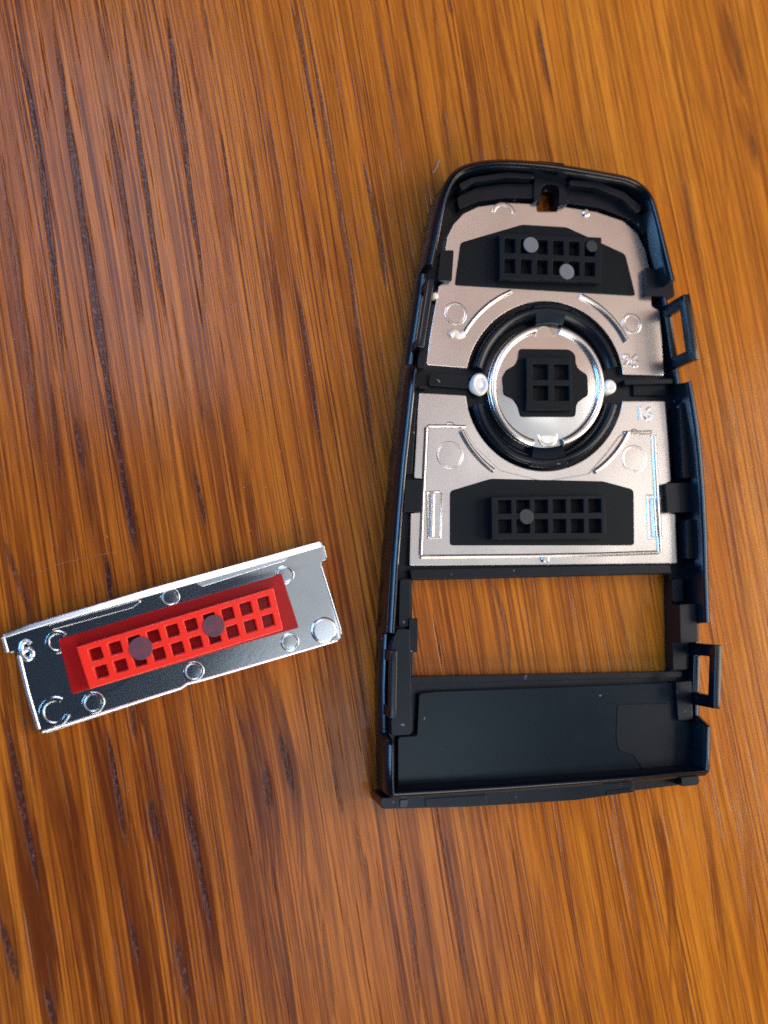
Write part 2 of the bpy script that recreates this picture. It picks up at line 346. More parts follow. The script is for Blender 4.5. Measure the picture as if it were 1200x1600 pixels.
def T(pts, z): return [W(x, y, z).to_2d() for x, y in pts]
def area2(p): return 0.5 * sum(a.x * b.y - b.x * a.y for a, b in zip(p, p[1:] + p[:1]))

def rounded(poly, r, n=4):
    """round the corners of a plan polygon (metres)"""
    out = []
    N = len(poly)
    for i in range(N):
        p0, p, p1 = poly[i - 1], poly[i], poly[(i + 1) % N]
        a = p0 - p; b = p1 - p
        la, lb = a.length, b.length
        rr = min(r, la * 0.45, lb * 0.45)
        A = p + a / la * rr; B = p + b / lb * rr
        for j in range(n + 1):
            t = j / n
            out.append((1 - t) ** 2 * A + 2 * t * (1 - t) * p + t * t * B)
    return out

def smooth_closed(pts, n=4, closed=True):
    out = []; N = len(pts)
    rng = range(N) if closed else range(N - 1)
    for i in rng:
        if closed: p0, p1, p2, p3 = pts[i - 1], pts[i], pts[(i + 1) % N], pts[(i + 2) % N]
        else: p0, p1, p2, p3 = pts[max(i - 1, 0)], pts[i], pts[i + 1], pts[min(i + 2, N - 1)]
        for j in range(n):
            t = j / n
            out.append(tuple(0.5 * (2 * b + (c - a) * t + (2 * a - 5 * b + 4 * c - d) * t * t + (3 * b - a - 3 * c + d) * t ** 3) for a, b, c, d in zip(p0, p1, p2, p3)))
    if not closed: out.append(pts[-1])
    return out

def prism(name, poly, z0, z1, mat, parent, bev=0.1, draft=0.0, seg=2):
    """poly: plan polygon in metres; z in mm; the top edge is really bevelled"""
    if area2(poly) < 0: poly = poly[::-1]
    bm = bmesh.new()
    top = [bm.verts.new((p.x, p.y, z1 * MM)) for p in poly]
    c = sum(poly, Vector((0, 0))) / len(poly)
    bot = [bm.verts.new((*(p + (p - c).normalized() * draft * MM), z0 * MM)) for p in poly]
    ft = bm.faces.new(top); bm.faces.new(bot[::-1])
    N = len(poly)
    for i in range(N): bm.faces.new((bot[i], bot[(i + 1) % N], top[(i + 1) % N], top[i]))
    if bev:
        es = list(ft.edges)
        bmesh.ops.bevel(bm, geom=es, offset=bev * MM, segments=seg, profile=0.5, affect='EDGES', clamp_overlap=True)
    return finish(name, bm, mat, parent, 17)

def pp(name, pts, zt, z0, z1, mat, parent, r=0.0, bev=0.1, **kw):
    poly = T(pts, zt)
    if r: poly = rounded(poly, r * MM)
    return prism(name, poly, z0, z1, mat, parent, bev, **kw)

def holed(name, outer, holes, z0, z1, mat, parent, low=None):
    """flat sheet with openings cut right through"""
    bm = bmesh.new(); loops = []
    for poly in [outer] + holes:
        vs = [bm.verts.new((p.x, p.y, z1 * MM)) for p in poly]
        for i in range(len(vs)): bm.edges.new((vs[i], vs[(i + 1) % len(vs)]))
        loops.append(vs)
    bmesh.ops.triangle_fill(bm, edges=bm.edges[:], use_beauty=True, use_dissolve=False)
    tops = bm.faces[:]
    mp = {}
    for vs in loops:
        for q, v in enumerate(vs): mp[v] = bm.verts.new((v.co.x, v.co.y, z0 * MM))
        if low is not None and vs is loops[-1]:
            for v, p in zip(vs, low): mp[v].co.x = p.x; mp[v].co.y = p.y
    for f in tops: bm.faces.new([mp[v] for v in reversed(f.verts)])
    for vs in loops:
        for i in range(len(vs)):
            a, b = vs[i], vs[(i + 1) % len(vs)]
            bm.faces.new((a, b, mp[b], mp[a]))
    return finish(name, bm, mat, parent, 30)

def scale_at(px, py, z):
    return (W(px, py - 5, z) - W(px, py + 5, z)).length / 10

def disc_pts(px, py, r_px, z, n=28):
    c = W(px, py, z).to_2d(); r = r_px * scale_at(px, py, z)
    return [c + Vector((math.cos(2 * math.pi * i / n), math.sin(2 * math.pi * i / n))) * r for i in range(n)]

def disc(name, px, py, r_px, z0, z1, mat, parent, bev=0.06):
    return prism(name, disc_pts(px, py, r_px, z1), z0, z1, mat, parent, bev)

def lathe(name, px, py, prof, zt, mat, parent, n=36, a0=0.0, a1=360.0, ex=1.0):
    """prof: list of (radius mm, z mm)"""
    c = W(px, py, zt); bm = bmesh.new(); full = abs(a1 - a0) >= 359.9
    cnt = n if full else n + 1
    rows = []
    for i in range(cnt):
        a = math.radians(a0 + (a1 - a0) * i / n)
        rows.append([bm.verts.new((c.x + r * ex * MM * math.cos(a), c.y + r * MM * math.sin(a), z * MM)) for r, z in prof])
    for i in range(n):
        A, B = rows[i], rows[(i + 1) % cnt]
        for j in range(len(prof) - 1): bm.faces.new((A[j], B[j], B[j + 1], A[j + 1]))
    if not full:
        bm.faces.new(rows[0]); bm.faces.new(rows[-1][::-1])
    bmesh.ops.remove_doubles(bm, verts=bm.verts, dist=1e-7)
    return finish(name, bm, mat, parent, 50)

def mark(name, px, py, r_px, z, mat, parent, w=0.22, h=0.13, a0=0, a1=360, inner=True):
    """round moulding mark: a low rounded ring, slightly dished inside"""
    r = r_px * scale_at(px, py, z) / MM; w *= 0.95; h *= 0.24
    prof = [(r + w, z - 0.05)] + [(r + w * math.cos(t), z + h * math.sin(t)) for t in np.linspace(0.25, math.pi - 0.25, 7)]
    prof += [(r - w, z + 0.02), (r - w, z - 0.05)]
    if inner: prof = prof[:-1] + [(r * 0.5, z + 0.03), (0.0, z + 0.035)]
    return lathe(name, px, py, prof, z, mat, parent, 40, a0, a1)

def ridge(name, pts, z, w, h, mat, parent, n=5, sm=True):
    """raised bead along a line in the plane z; w full width, h height in mm"""
    if sm and len(pts) > 2: pts = smooth_closed(pts, n, False)
    P = T(pts, z); bm = bmesh.new(); rows = []
    K = 7
    for i, p in enumerate(P):
        t = (P[min(i + 1, len(P) - 1)] - P[max(i - 1, 0)]).normalized(); nn = Vector((-t.y, t.x))
        e = 1.0
        rows.append([bm.verts.new((*(p + nn * (w / 2 * MM * math.cos(a))), (z - 0.05 + (h + 0.05) * math.sin(a)) * MM)) for a in np.linspace(0, math.pi, K)])
    for A, B in zip(rows, rows[1:]):
        for j in range(K - 1): bm.faces.new((A[j], B[j], B[j + 1], A[j + 1]))
        bm.faces.new((A[0], A[-1], B[-1], B[0]))
    bm.faces.new(rows[0]); bm.faces.new(rows[-1])
    return finish(name, bm, mat, parent, 50)

def grid_block(name, corners, zt, z0, z1, cols, rows, mat, parent, us=None, vs=None, depth=1.2, bev=0.07, blocked=()):
    """moulded block with rows of square pits. corners px TL,TR,BR,BL at height zt; us/vs: list of (start,end) fractions"""
    tl, tr, br, bl = T(corners, zt)
    cu = [0.0] + [x for a in us for x in a] + [1.0]; cv = [0.0] + [x for a in vs for x in a] + [1.0]
    bm = bmesh.new()
    pt = lambda a, b: (tl * (1 - a) + tr * a) * (1 - b) + (bl * (1 - a) + br * a) * b
    V = [[bm.verts.new((*pt(a, b), z1 * MM)) for a in cu] for b in cv]
    sharp = []
    for j in range(len(cv) - 1):
        for i in range(len(cu) - 1):
            q = [V[j][i], V[j][i + 1], V[j + 1][i + 1], V[j + 1][i]]
            if i % 2 and j % 2 and ((i // 2, j // 2) not in blocked):
                cen = sum((Vector(v.co) for v in q), Vector()) / 4
                lo = [bm.verts.new((*(v.co.lerp(cen, 0.10)).to_2d(), (z1 - depth) * MM)) for v in q]
                for a in range(4):
                    bm.faces.new((q[a], q[(a + 1) % 4], lo[(a + 1) % 4], lo[a]))
                bm.faces.new(lo)
            else: bm.faces.new(q)
    per = V[0][:] + [r[-1] for r in V[1:]] + V[-1][-2::-1] + [r[0] for r in V[-2:0:-1]]
    low = [bm.verts.new((v.co.x, v.co.y, z0 * MM)) for v in per]
    for a in range(len(per)):
        b = (a + 1) % len(per); bm.faces.new((per[a], low[a], low[b], per[b]))
    bmesh.ops.recalc_face_normals(bm, faces=bm.faces)
    es = [e for e in bm.edges if len(e.link_faces) == 2 and e.calc_face_angle() > 0.6 and max(v.co.z for v in e.verts) > (z1 - 0.01) * MM]
    bmesh.ops.bevel(bm, geom=es, offset=bev * MM, segments=2, profile=0.5, affect='EDGES', clamp_overlap=True)
    return finish(name, bm, mat, parent, 17)

def text_mesh(name, body, px, py, z, size_mm, rot, mat, parent, depth=0.10, mirror=False, bold=0.05):
    cu = bpy.data.curves.new(name, 'FONT'); cu.body = body; cu.size = size_mm * MM; cu.extrude = depth * MM
    cu.align_x = 'CENTER'; cu.align_y = 'CENTER'; cu.offset = bold * MM; cu.bevel_depth = 0.05 * MM; cu.bevel_resolution = 1
    tmp = bpy.data.objects.new('tmp_text', cu); C.objects.link(tmp)
    bpy.context.view_layer.update()
    me = bpy.data.meshes.new_from_object(tmp.evaluated_get(bpy.context.evaluated_depsgraph_get()))
    bpy.data.objects.remove(tmp); bpy.data.curves.remove(cu)
    c = W(px, py, z)
    M = Matrix.Translation(c) @ Matrix.Rotation(math.radians(rot), 4, 'Z') @ Matrix.Diagonal((-1 if mirror else 1, 1, 1, 1))
    me.transform(M)
    if mirror: me.flip_normals()
    me.materials.clear()
    return link(name, me, mat, parent, 40)

def E(cx, cy, rx, ry, a0, a1, n=24):
    """arc in the photo; degrees, 0 = right, 90 = up"""
    return [(cx + rx * math.cos(math.radians(a)), cy - ry * math.sin(math.radians(a))) for a in np.linspace(a0, a1, n)]

# ================================================================== setting: the table
table = make_table()

# ================================================================== key fob shell
ZR, ZF, ZP = 6.0, 1.6, 2.6            # rim, floor and metal plate heights, mm
fob = root('key_fob_shell', W(855, 800, 0), 'open black plastic key fob shell lying face down, silver button plates inside', 'key fob')

# --- wall: an outline followed at rim height, with lower stretches where the snap tabs stand
LOW = 3.4
top_curve = smooth_closed([(669, 407), (677, 370), (686, 325), (694, 296), (706, 272), (724, 258), (748, 251), (772, 248), (805, 248), (855, 252), (908, 260), (954, 268), (985, 275), (1007, 287), (1022, 305), (1031, 332), (1042, 375), (1056, 432)], 4, False)
outline = [(x, y, ZR) for x, y in top_curve]
outline += [(1057, 437, ZR), (1057.4, 439, LOW), (1064, 470, LOW), (1078, 560, LOW), (1083, 592, LOW), (1083.5, 595, ZR), (1088, 619, ZR), (1095, 665, ZR), (1100, 712, ZR), (1105, 775, ZR), (1108, 837, ZR), (1109.5, 897, ZR), (1111, 940, ZR),
            (1112, 973, ZR), (1112, 975.5, LOW), (1112.5, 1050, LOW), (1113, 1122, LOW), (1113, 1132, ZR - 0.6), (1113, 1136, ZR), (1112.5, 1180, ZR), (1111, 1206, ZR)]
outline += [(1105, 1211.5, ZR), (1000, 1221, ZR), (900, 1229, ZR), (800, 1236.5, ZR), (700, 1243, ZR), (616, 1248, ZR)]
outline += [(608, 1243, ZR), (606.5, 1215, ZR), (606, 1166, ZR), (605, 1158, ZR - .6), (604.6, 1150, LOW), (604, 1080, LOW), (606.5, 1006, LOW), (607.3, 992, LOW), (607.8, 989, ZR), (608, 980, ZR), (611, 930, ZR), (614, 880, ZR), (620, 800, ZR), (627, 720, ZR), (633, 665, ZR), (639, 610, ZR), (643, 575, ZR),
            (644.5, 566, ZR - 0.7), (645.5, 560, LOW), (652, 520, LOW), (664, 440, LOW), (667, 415, LOW), (667.8, 411, ZR)]
pl = [W(x, y, ZR).to_2d() for x, y, _ in outline]; zr = [z for _, _, z in outline]
if area2(pl) < 0: pl = pl[::-1]; zr = zr[::-1]
N = len(pl)
def offset_loop(poly, d):
    out = []; N = len(poly)
    for i in range(N):
        t = (poly[(i + 1) % N] - poly[i - 1]).normalized()
        out.append(poly[i] + Vector((t.y, -t.x)) * d * MM)         # counter-clockwise loop: outward
    return out
levels = [(-0.9, lambda z: 0.05), (-0.25, lambda z: 0.25), (0.22, lambda z: 0.9), (0.16, lambda z: z - 0.60), (0.11, lambda z: z - 0.48), (-0.36, lambda z: z - 0.05), (-0.44, lambda z: z),
          (-0.58, lambda z: z), (-0.66, lambda z: z - 0.07), (-0.82, lambda z: z - 0.42), (-0.88, lambda z: z - 0.62), (-0.96, lambda z: 1.0), (-0.96, lambda z: 0.1)]
bm = bmesh.new(); rings = []
for off, fz in levels:
    L = offset_loop(pl, off); rings.append([bm.verts.new((p.x, p.y, fz(z) * MM)) for p, z in zip(L, zr)])
for A, B in zip(rings, rings[1:] + rings[:1]):
    for i in range(N): bm.faces.new((A[i], A[(i + 1) % N], B[(i + 1) % N], B[i]))
finish('outer_wall', bm, BLACK_GLOSS, fob, 40)

# --- floor with the window and the keyring slot cut through
inner = offset_loop(pl, -0.91)
keep = [inner[i] for i in range(N) if i % 2 == 0 or i < 3]
window = rounded(T([(643.5, 907), (1046, 897), (1049, 1045), (1047.5, 1049), (645, 1057)], ZF), 0.25 * MM)
slot = T([(845, 296), (850, 290), (867, 290), (873, 296), (873, 331), (845, 331)], 3.2)
slot = rounded(slot, 0.35 * MM)
holed('floor', inner, [window, slot], 0.12, ZF, BLACK, fob)
u_px = [(834, 262), (846, 258), (870, 259), (885, 264), (885, 322), (873, 322), (873, 296), (867, 289), (850, 289), (844.5, 296), (844.5, 317), (834, 316)]
pp('slot_wall', u_px, 3.2, ZF - 0.05, 3.4, BLACK, fob, 0.15, 0.15)
pp('slot_wall', [(838, 251), (882, 255), (880, 262), (840, 258)], 5.4, ZF, 5.4, BLACK_GLOSS, fob, 0.2, 0.15)

# pockets beside the slot
pp('pocket_rib', [(716, 288), (738, 277), (792, 269), (834, 272), (834, 279), (792, 277), (740, 285), (722, 296)], 4.4, 1.0, 4.4, BLACK, fob, 0.2)
pp('pocket_rib', [(890, 281), (935, 284), (975, 300), (1003, 322), (1000, 331), (970, 309), (932, 293), (890, 289)], 4.4, 1.0, 4.4, BLACK, fob, 0.2)
pp('pocket_shelf', [(718, 327), (745, 315), (790, 309), (836, 310), (836, 288), (790, 287), (745, 293), (714, 308)], 3.0, 1.0, 3.0, BLACK, fob, 0.3)
pp('pocket_shelf', [(884, 317), (940, 325), (985, 343), (1006, 366), (1016, 350), (990, 327), (945, 304), (884, 296)], 3.0, 1.0, 3.0, BLACK, fob, 0.3)
for x, y in ((800, 286), (914, 296)): mark('pocket_boss', x, y, 9, 1.75, BLACK, fob, 0.3, 0.5)

# --- snap tabs: upright loops that rise above the rim
def snap_tab(p_a, p_b, ztop, zbot, hz0, hz1, t_mm, inward, post_mm=1.35, slope=0.25):
    A = W(*p_a, ztop).to_2d(); B = W(*p_b, ztop).to_2d()
    d = (B - A); L = d.length; d.normalize(); n = Vector((-d.y, d.x)) * inward
    bm = bmesh.new()
    s = [0, post_mm * MM, L - post_mm * MM, L]; zz = [zbot, hz0, hz1, ztop]
    def ring(off):
        return [[bm.verts.new((*(A + d * s[i] + n * off * MM), zz[j] * MM)) for i in range(4)] for j in range(4)]
    F, Bk = ring(0.0), ring(t_mm)
    for j in range(3):
        for i in range(3):
            if i == 1 and j == 1: continue
            bm.faces.new((F[j][i], F[j][i + 1], F[j + 1][i + 1], F[j + 1][i]))
            bm.faces.new((Bk[j][i], Bk[j + 1][i], Bk[j + 1][i + 1], Bk[j][i + 1]))
    def side(path):
        for (j, i), (jj, ii) in zip(path, path[1:]): bm.faces.new((F[j][i], F[jj][ii], Bk[jj][ii], Bk[j][i]))
    side([(0, 0), (0, 1), (0, 2), (0, 3), (1, 3), (2, 3), (3, 3), (3, 2), (3, 1), (3, 0), (2, 0), (1, 0), (0, 0)])
    side([(1, 1), (1, 2), (2, 2), (2, 1), (1, 1)])
    bmesh.ops.recalc_face_normals(bm, faces=bm.faces)
    es = [e for e in bm.edges if len(e.link_faces) == 2 and e.calc_face_angle() > 0.6]
    bmesh.ops.bevel(bm, geom=es, offset=0.16 * MM, segments=3, profile=0.5, affect='EDGES', clamp_overlap=True)
    return finish('snap_tab', bm, BLACK_GLOSS, fob, 17)
def side_sign(p_a, p_b, ztop):
    A = W(*p_a, ztop).to_2d(); B = W(*p_b, ztop).to_2d(); d = B - A; n = Vector((-d.y, d.x))
    c = W(855, 800, ztop).to_2d() - A
    return 1 if n.dot(c) > 0 else -1
for a_, b_ in (((1078, 459), (1093, 562)), ((1129, 1008), (1126, 1108))):
    snap_tab(a_, b_, 8.1, 0.7, 3.4, 6.7, 1.0, side_sign(a_, b_, 8.1), 1.6)
for a_, b_ in (((669, 433), (652, 541)), ((610, 1016), (608, 1122))):
    snap_tab(a_, b_, 6.2, 0.7, 3.0, 5.2, 0.9, side_sign(a_, b_, 6.2))

# --- foot: a stepped lip outside the lower rim
pp('end_lip', [(595, 1247), (616, 1246), (700, 1241), (800, 1234), (900, 1227), (990, 1219), (992, 1237), (900, 1250), (800, 1256.5), (730, 1260.5), (600, 1264), (595.5, 1262)], 5.2, 0.4, 5.2, BLACK, fob, 0.15, 0.25)
pp('end_lip', [(1064, 1212), (1090, 1209), (1093, 1220), (1091, 1226), (1066, 1229)], 5.2, 0.4, 5.2, BLACK, fob, 0.15, 0.25)
pp('end_lip', [(990, 1221), (1066, 1214), (1067, 1226), (991, 1235)], 3.4, 0.4, 3.4, BLACK, fob, 0.1, 0.15)
pp('end_lip_notch', [(948, 1236), (988, 1231.5), (989, 1237), (949, 1243)], 5.35, 4.9, 5.35, BLACK_GLOSS, fob, 0.1)
pp('end_lip_notch', [(625, 1250), (637, 1249.5), (637, 1261), (625, 1261.5)], 5.35, 4.9, 5.35, BLACK_GLOSS, fob, 0.1)
pp('end_lip_notch', [(664, 1248.5), (760, 1242), (761, 1257), (665, 1260.5)], 5.32, 4.9, 5.32, BLACK, fob, 0.1)

# --- bars and ledges of the floor
pp('crossbar', [(641, 890), (1046, 882), (1050, 895), (643, 905)], 3.0, 1.0, 3.0, BLACK, fob, 0.15, 0.2)
pp('crossbar', [(642, 1057.5), (1066, 1049), (1068, 1058), (642, 1067)], 2.1, 1.0, 2.1, BLACK, fob, 0.15, 0.15)
pp('lower_panel', [(655, 1084), (680, 1081), (900, 1073), (1072, 1066), (1084, 1200), (622, 1229), (622, 1152), (652, 1150)], 2.7, 1.0, 2.7, PANEL, fob, 0.2, 0.18)
pp('panel_recess', [(965, 1101), (1043, 1099), (1044, 1125), (1080, 1130), (1081, 1196), (1030, 1200), (1004, 1202), (990, 1180), (966, 1172), (963, 1150)], 2.78, 2.5, 2.78, MATTE, fob, 0.2, 0.05)
pp('side_ledge', [(620, 983), (640, 983), (642, 1060), (643, 1147), (612, 1149), (612, 1010)], 5.4, 1.0, 5.4, BLACK, fob, 0.15, 0.15)
pp('side_ledge', [(625, 905), (641, 904), (641, 978), (623, 979)], 2.6, 1.0, 2.6, BLACK, fob, 0.15, 0.15)
pp('window_clip', [(639, 967), (653, 966), (652.5, 1019), (640, 1020)], 2.9, 1.9, 2.9, BLACK, fob, 0.12, 0.12)
pp('side_ledge', [(1051, 905), (1067, 904), (1068, 940), (1052, 941)], 2.4, 1.0, 2.4, BLACK, fob, 0.15, 0.12)
pp('side_ledge', [(1062, 945), (1089, 943), (1090, 1003), (1064, 1005)], 4.3, 1.0, 4.3, BLACK, fob, 0.15, 0.15)
pp('side_ledge', [(1051, 1002), (1076, 1000), (1077, 1046), (1052, 1047)], 2.6, 1.0, 2.6, BLACK, fob, 0.15, 0.12)
pp('side_ledge', [(1056, 1066), (1080, 1064), (1083, 1124), (1060, 1126)], 3.4, 1.0, 3.4, BLACK, fob, 0.15, 0.15)
pp('wall_rib', [(1062, 630), (1079, 628), (1088, 745), (1068, 747)], 4.2, 1.0, 4.2, BLACK, fob, 0.12, 0.12)
pp('wall_rib', [(1072, 812), (1092, 811), (1094, 872), (1074, 873)], 4.0, 1.0, 4.0, BLACK, fob, 0.12, 0.12)
pp('wall_rib', [(641, 633), (650, 634), (644, 740), (633, 740)], 3.6, 1.0, 3.6, BLACK, fob, 0.12, 0.12)
pp('wall_rib', [(656, 547), (668, 549), (664, 575), (652, 574)], 4.6, 1.0, 4.6, BLACK, fob, 0.12, 0.12)
# clips that hold the plates
pp('plate_clip', [(689, 391), (709, 391), (706, 439), (684, 438)], 3.4, 1.0, 3.4, BLACK, fob, 0.15, 0.12)
pp('plate_clip', [(1008, 418), (1050, 424), (1054, 464), (1010, 462)], 3.6, 1.0, 3.6, BLACK, fob, 0.15, 0.12)
pp('plate_clip', [(634, 749), (662, 749), (659, 800), (630, 800)], 2.9, 1.0, 2.9, BLACK, fob, 0.12, 0.1)
pp('plate_clip', [(1040, 755), (1084, 754), (1086, 800), (1043, 801)], 3.6, 1.0, 3.6, BLACK, fob, 0.12, 0.12)
# channel between the two plates
pp('channel_bar', [(672, 582), (732, 586), (732, 607), (670, 602)], 2.3, 1.0, 2.3, BLACK, fob, 0.15, 0.12)
pp('channel_bar', [(990, 600), (1040, 601), (1041, 618), (990, 618)], 2.1, 1.0, 2.1, MATTE, fob, 0.15, 0.12)
pp('channel_bar', [(975, 593), (1050, 592), (1052, 599), (977, 601)], 2.9, 1.0, 2.9, BLACK, fob, 0.12, 0.12)
pp('channel_bar', [(655, 601), (668, 602), (667, 607), (654, 606)], 3.0, 1.0, 3.0, BLACK, fob, 0.1, 0.1)

# --- upper plate
RCX, RCY = 851, 603.5
arc_up = E(RCX, RCY, 124, 133, 167, 10, 30)
upper_pts = [(696, 391), (699, 370), (709, 350), (724, 334), (747, 323), (793, 317), (838, 319), (839, 331), (871, 331), (872, 322), (931, 331), (973, 345), (995, 364), (1008, 391), (1014, 418), (1018, 479), (1030, 485), (1034, 530), (1037, 587), (973, 585)]
upper_pts += [p for p in arc_up[::-1]] + [(730, 575), (666, 570), (672, 525), (680, 478), (686, 446), (702, 438)]
up = pp('button_plate', upper_pts, ZP, 1.2, ZP, SILVER, fob, 0.25, 0.14)
up['label'] = 'upper silver button plate with arched top edge'
pad_u = pp('rubber_pad', [(711, 445), (720, 379), (816, 351), (885, 355), (977, 397), (993, 462)], 2.75, 2.2, 2.75, RUBBER, up, 0.35, 0.08)
cu6 = [(0.045 + 0.157 * i, 0.045 + 0.157 * i + 0.105) for i in range(6)]
cv2 = [(0.12, 0.43), (0.56, 0.87)]
grid_block('key_grid', [(781, 363), (940, 371), (940, 441), (781, 435)], 4.3, 2.5, 4.3, 6, 2, RUBBER, up, cu6, cv2)
disc('round_dot', 830, 382, 12, 4.2, 4.42, DOT_GREY, up)
disc('round_dot', 886, 424, 12, 4.2, 4.42, DOT_GREY, up)
disc('round_dot', 925, 384, 9, 4.2, 4.40, DOT_DARK, up)
mark('moulding_mark', 712, 490, 16, ZP, SILVER, up, 0.20, 0.16)
mark('moulding_mark', 987, 506, 14, ZP, SILVER, up, 0.22, 0.20)
mark('moulding_mark', 787, 336, 17, ZP, SILVER, up, 0.3, 0.22, 10, 170, False)
disc('moulding_mark', 917, 332, 6, 2.3, 2.95, SILVER_SHINY, up, 0.15)
ridge('bead', E(RCX, RCY, 148, 158, 149, 111, 12), ZP, 0.65, 0.42, SILVER, up)
ridge('bead', E(RCX, RCY, 143, 152, 67, 27, 12), ZP, 0.95, 0.50, SILVER, up)
ridge('glue_blob', [(702, 524), (709, 520), (717, 524), (724, 521)], ZP, 1.1, 0.45, GLUE, up)
disc('glue_blob', 681, 461, 5, 1.8, 2.9, GLUE, up, 0.25)
text_mesh('number_mark', '26', 985, 565, ZP, 2.4, -2, SILVER_SHINY, up, 0.12)

# --- lower plate
arc_lo = E(RCX, RCY, 124, 133, 191, 350, 34)
lower_pts = [(655, 614), (728, 618)] + arc_lo + [(974, 627), (1039, 627), (1044, 690), (1048, 752), (1040, 755), (1043, 801), (1055, 803), (1058, 880), (850, 882.5), (640, 884), (642, 802), (660, 800), (662, 748), (647, 747), (651, 680), (653, 640)]
lo = pp('button_plate', lower_pts, ZP, 1.2, ZP, SILVER, fob, 0.2, 0.14)
lo['label'] = 'lower silver button plate with square frame of raised beads'
pp('raised_field', [(670, 668), (724, 669), (745, 700), (782, 735), (850, 752), (920, 740), (950, 706), (970, 679), (1018, 678), (1022, 760), (1027, 862), (850, 866), (660, 869), (664, 770)], ZP + .18, 2.3, ZP + .18, SILVER, lo, 0.2, 0.12)
ridge('bead', [(668, 666), (700, 666), (727, 667)], ZP, 0.5, 0.38, SILVER, lo, sm=False)
ridge('bead', [(666, 668), (661, 770), (657, 868)], ZP, 0.55, 0.34, SILVER, lo, sm=False)
ridge('bead', E(RCX, RCY, 146, 158, 206, 237, 10), ZP + .15, 0.75, 0.45, SILVER, lo)
ridge('bead', E(RCX, RCY, 146, 158, 333, 302, 10), ZP + .15, 0.75, 0.45, SILVER, lo)
ridge('bead', [(974, 676), (1017, 675)], ZP, 0.5, 0.36, SILVER, lo, sm=False)
ridge('bead', [(1020, 681), (1024, 760), (1030, 864)], ZP, 0.95, 0.55, SILVER, lo, sm=False)
ridge('bead', [(657, 870), (760, 869), (850, 868), (940, 866), (1028, 863)], ZP, 0.6, 0.40, SILVER, lo, sm=False)
for a_, b_ in (((675, 772), (674, 839)), ((1019, 779), (1023, 839))):
    ridge('side_bead', [a_, b_], ZP + .15, 0.75, 0.50, SILVER, lo, sm=False)
for q in ([(667, 769), (686, 768), (690, 772), (688, 841), (669, 842)], [(1010, 774), (1030, 774), (1033, 842), (1013, 843)]):
    ridge('side_bead_rim', q + q[:1], ZP + .15, 0.3, 0.18, SILVER, lo, sm=False)
mark('moulding_mark', 703, 711, 20, ZP + .18, SILVER, lo, 0.16, 0.10)
mark('moulding_mark', 991, 717, 20, ZP + .18, SILVER, lo, 0.16, 0.12)
mark('moulding_mark', 703, 666, 5, ZP, SILVER_SHINY, lo, 0.2, 0.35)
mark('moulding_mark', 991, 677, 5, ZP, SILVER_SHINY, lo, 0.2, 0.35)
disc('moulding_mark', 853, 873, 7, 2.3, 2.95, SILVER_SHINY, lo, 0.18)
pad_l = pp('rubber_pad', [(704, 767), (767, 748), (942, 752), (990, 765), (991, 852), (704, 852)], 2.95, 2.3, 2.95, RUBBER, lo, 0.4, 0.08)
cu6b = [(0.05 + 0.1585 * i, 0.05 + 0.1585 * i + 0.118) for i in range(6)]
cv2b = [(0.085, 0.40), (0.54, 0.86)]
grid_block('key_grid', [(768, 776), (946, 773), (947, 842), (769, 842)], 4.6, 2.6, 4.6, 6, 2, RUBBER, lo, cu6b, cv2b)
disc('round_dot', 823, 807, 12, 4.5, 4.72, DOT_DARK, lo)
text_mesh('number_mark', '16', 1006, 647, ZP, 2.4, -2, SILVER_SHINY, lo, 0.12)

# --- round button: black ring wall, silver disc, rubber cross
def ell_ring(name, cx, cy, rx, ry, prof, zt, mat, parent, a0=0, a1=360, n=64):
    """prof: (offset mm from the ellipse traced at height zt, z mm)"""
    full = a1 - a0 >= 359.9; cnt = n if full else n + 1
    P = [W(cx + rx * math.cos(math.radians(a0 + (a1 - a0) * i / n)), cy - ry * math.sin(math.radians(a0 + (a1 - a0) * i / n)), zt).to_2d() for i in range(cnt)]
    c = W(cx, cy, zt).to_2d(); bm = bmesh.new()
    rows = [[bm.verts.new((*(p + (p - c).normalized() * o * MM), z * MM)) for o, z in prof] for p in P]
    for i in range(n):
        A, B = rows[i], rows[(i + 1) % cnt]
        for j in range(len(prof)): bm.faces.new((A[j], B[j], B[(j + 1) % len(prof)], A[(j + 1) % len(prof)]))
    if not full: bm.faces.new(rows[0]); bm.faces.new(rows[-1][::-1])
    return finish(name, bm, mat, parent, 45)
RINGP = [(-0.15, 1.0), (-0.30, 3.0), (-0.45, 3.35), (-0.75, 3.55), (-1.15, 3.5), (-1.55, 3.15), (-1.95, 2.7), (-2.05, 1.0)]
ell_ring('ring_wall', RCX, RCY, 119, 129, RINGP, 3.0, BLACK, fob, 14, 166)
ell_ring('ring_wall', RCX, RCY, 119, 129, RINGP, 3.0, BLACK, fob, 194, 346)
bm = bmesh.new(); cen = W(854, 604, 2.9).to_2d(); rows = []
edge = [W(854 + 91 * math.cos(t), 604 - 97.5 * math.sin(t), 2.9).to_2d() for t in np.linspace(0, 2 * math.pi, 56, endpoint=False)]
rows.append([bm.verts.new((*p, 1.2 * MM)) for p in edge])
for f_ in (1.0, 0.9, 0.8, 0.65, 0.5, 0.3, 0.12): rows.append([bm.verts.new((*cen.lerp(p, f_), (3.05 - 0.48 * f_ * f_) * MM)) for p in edge])
for A, B in zip(rows, rows[1:]):
    for i in range(56): bm.faces.new((A[i], A[(i + 1) % 56], B[(i + 1) % 56], B[i]))
bm.faces.new(rows[-1]); bm.faces.new(rows[0][::-1])
rb = finish('round_button', bm, SILVER_SHINY, fob, 40)
bead = [(0.02, 2.6), (0.02, 3.0), (-0.14, 3.18), (-0.48, 3.26), (-0.82, 3.20), (-1.00, 3.02), (-1.04, 2.6)]
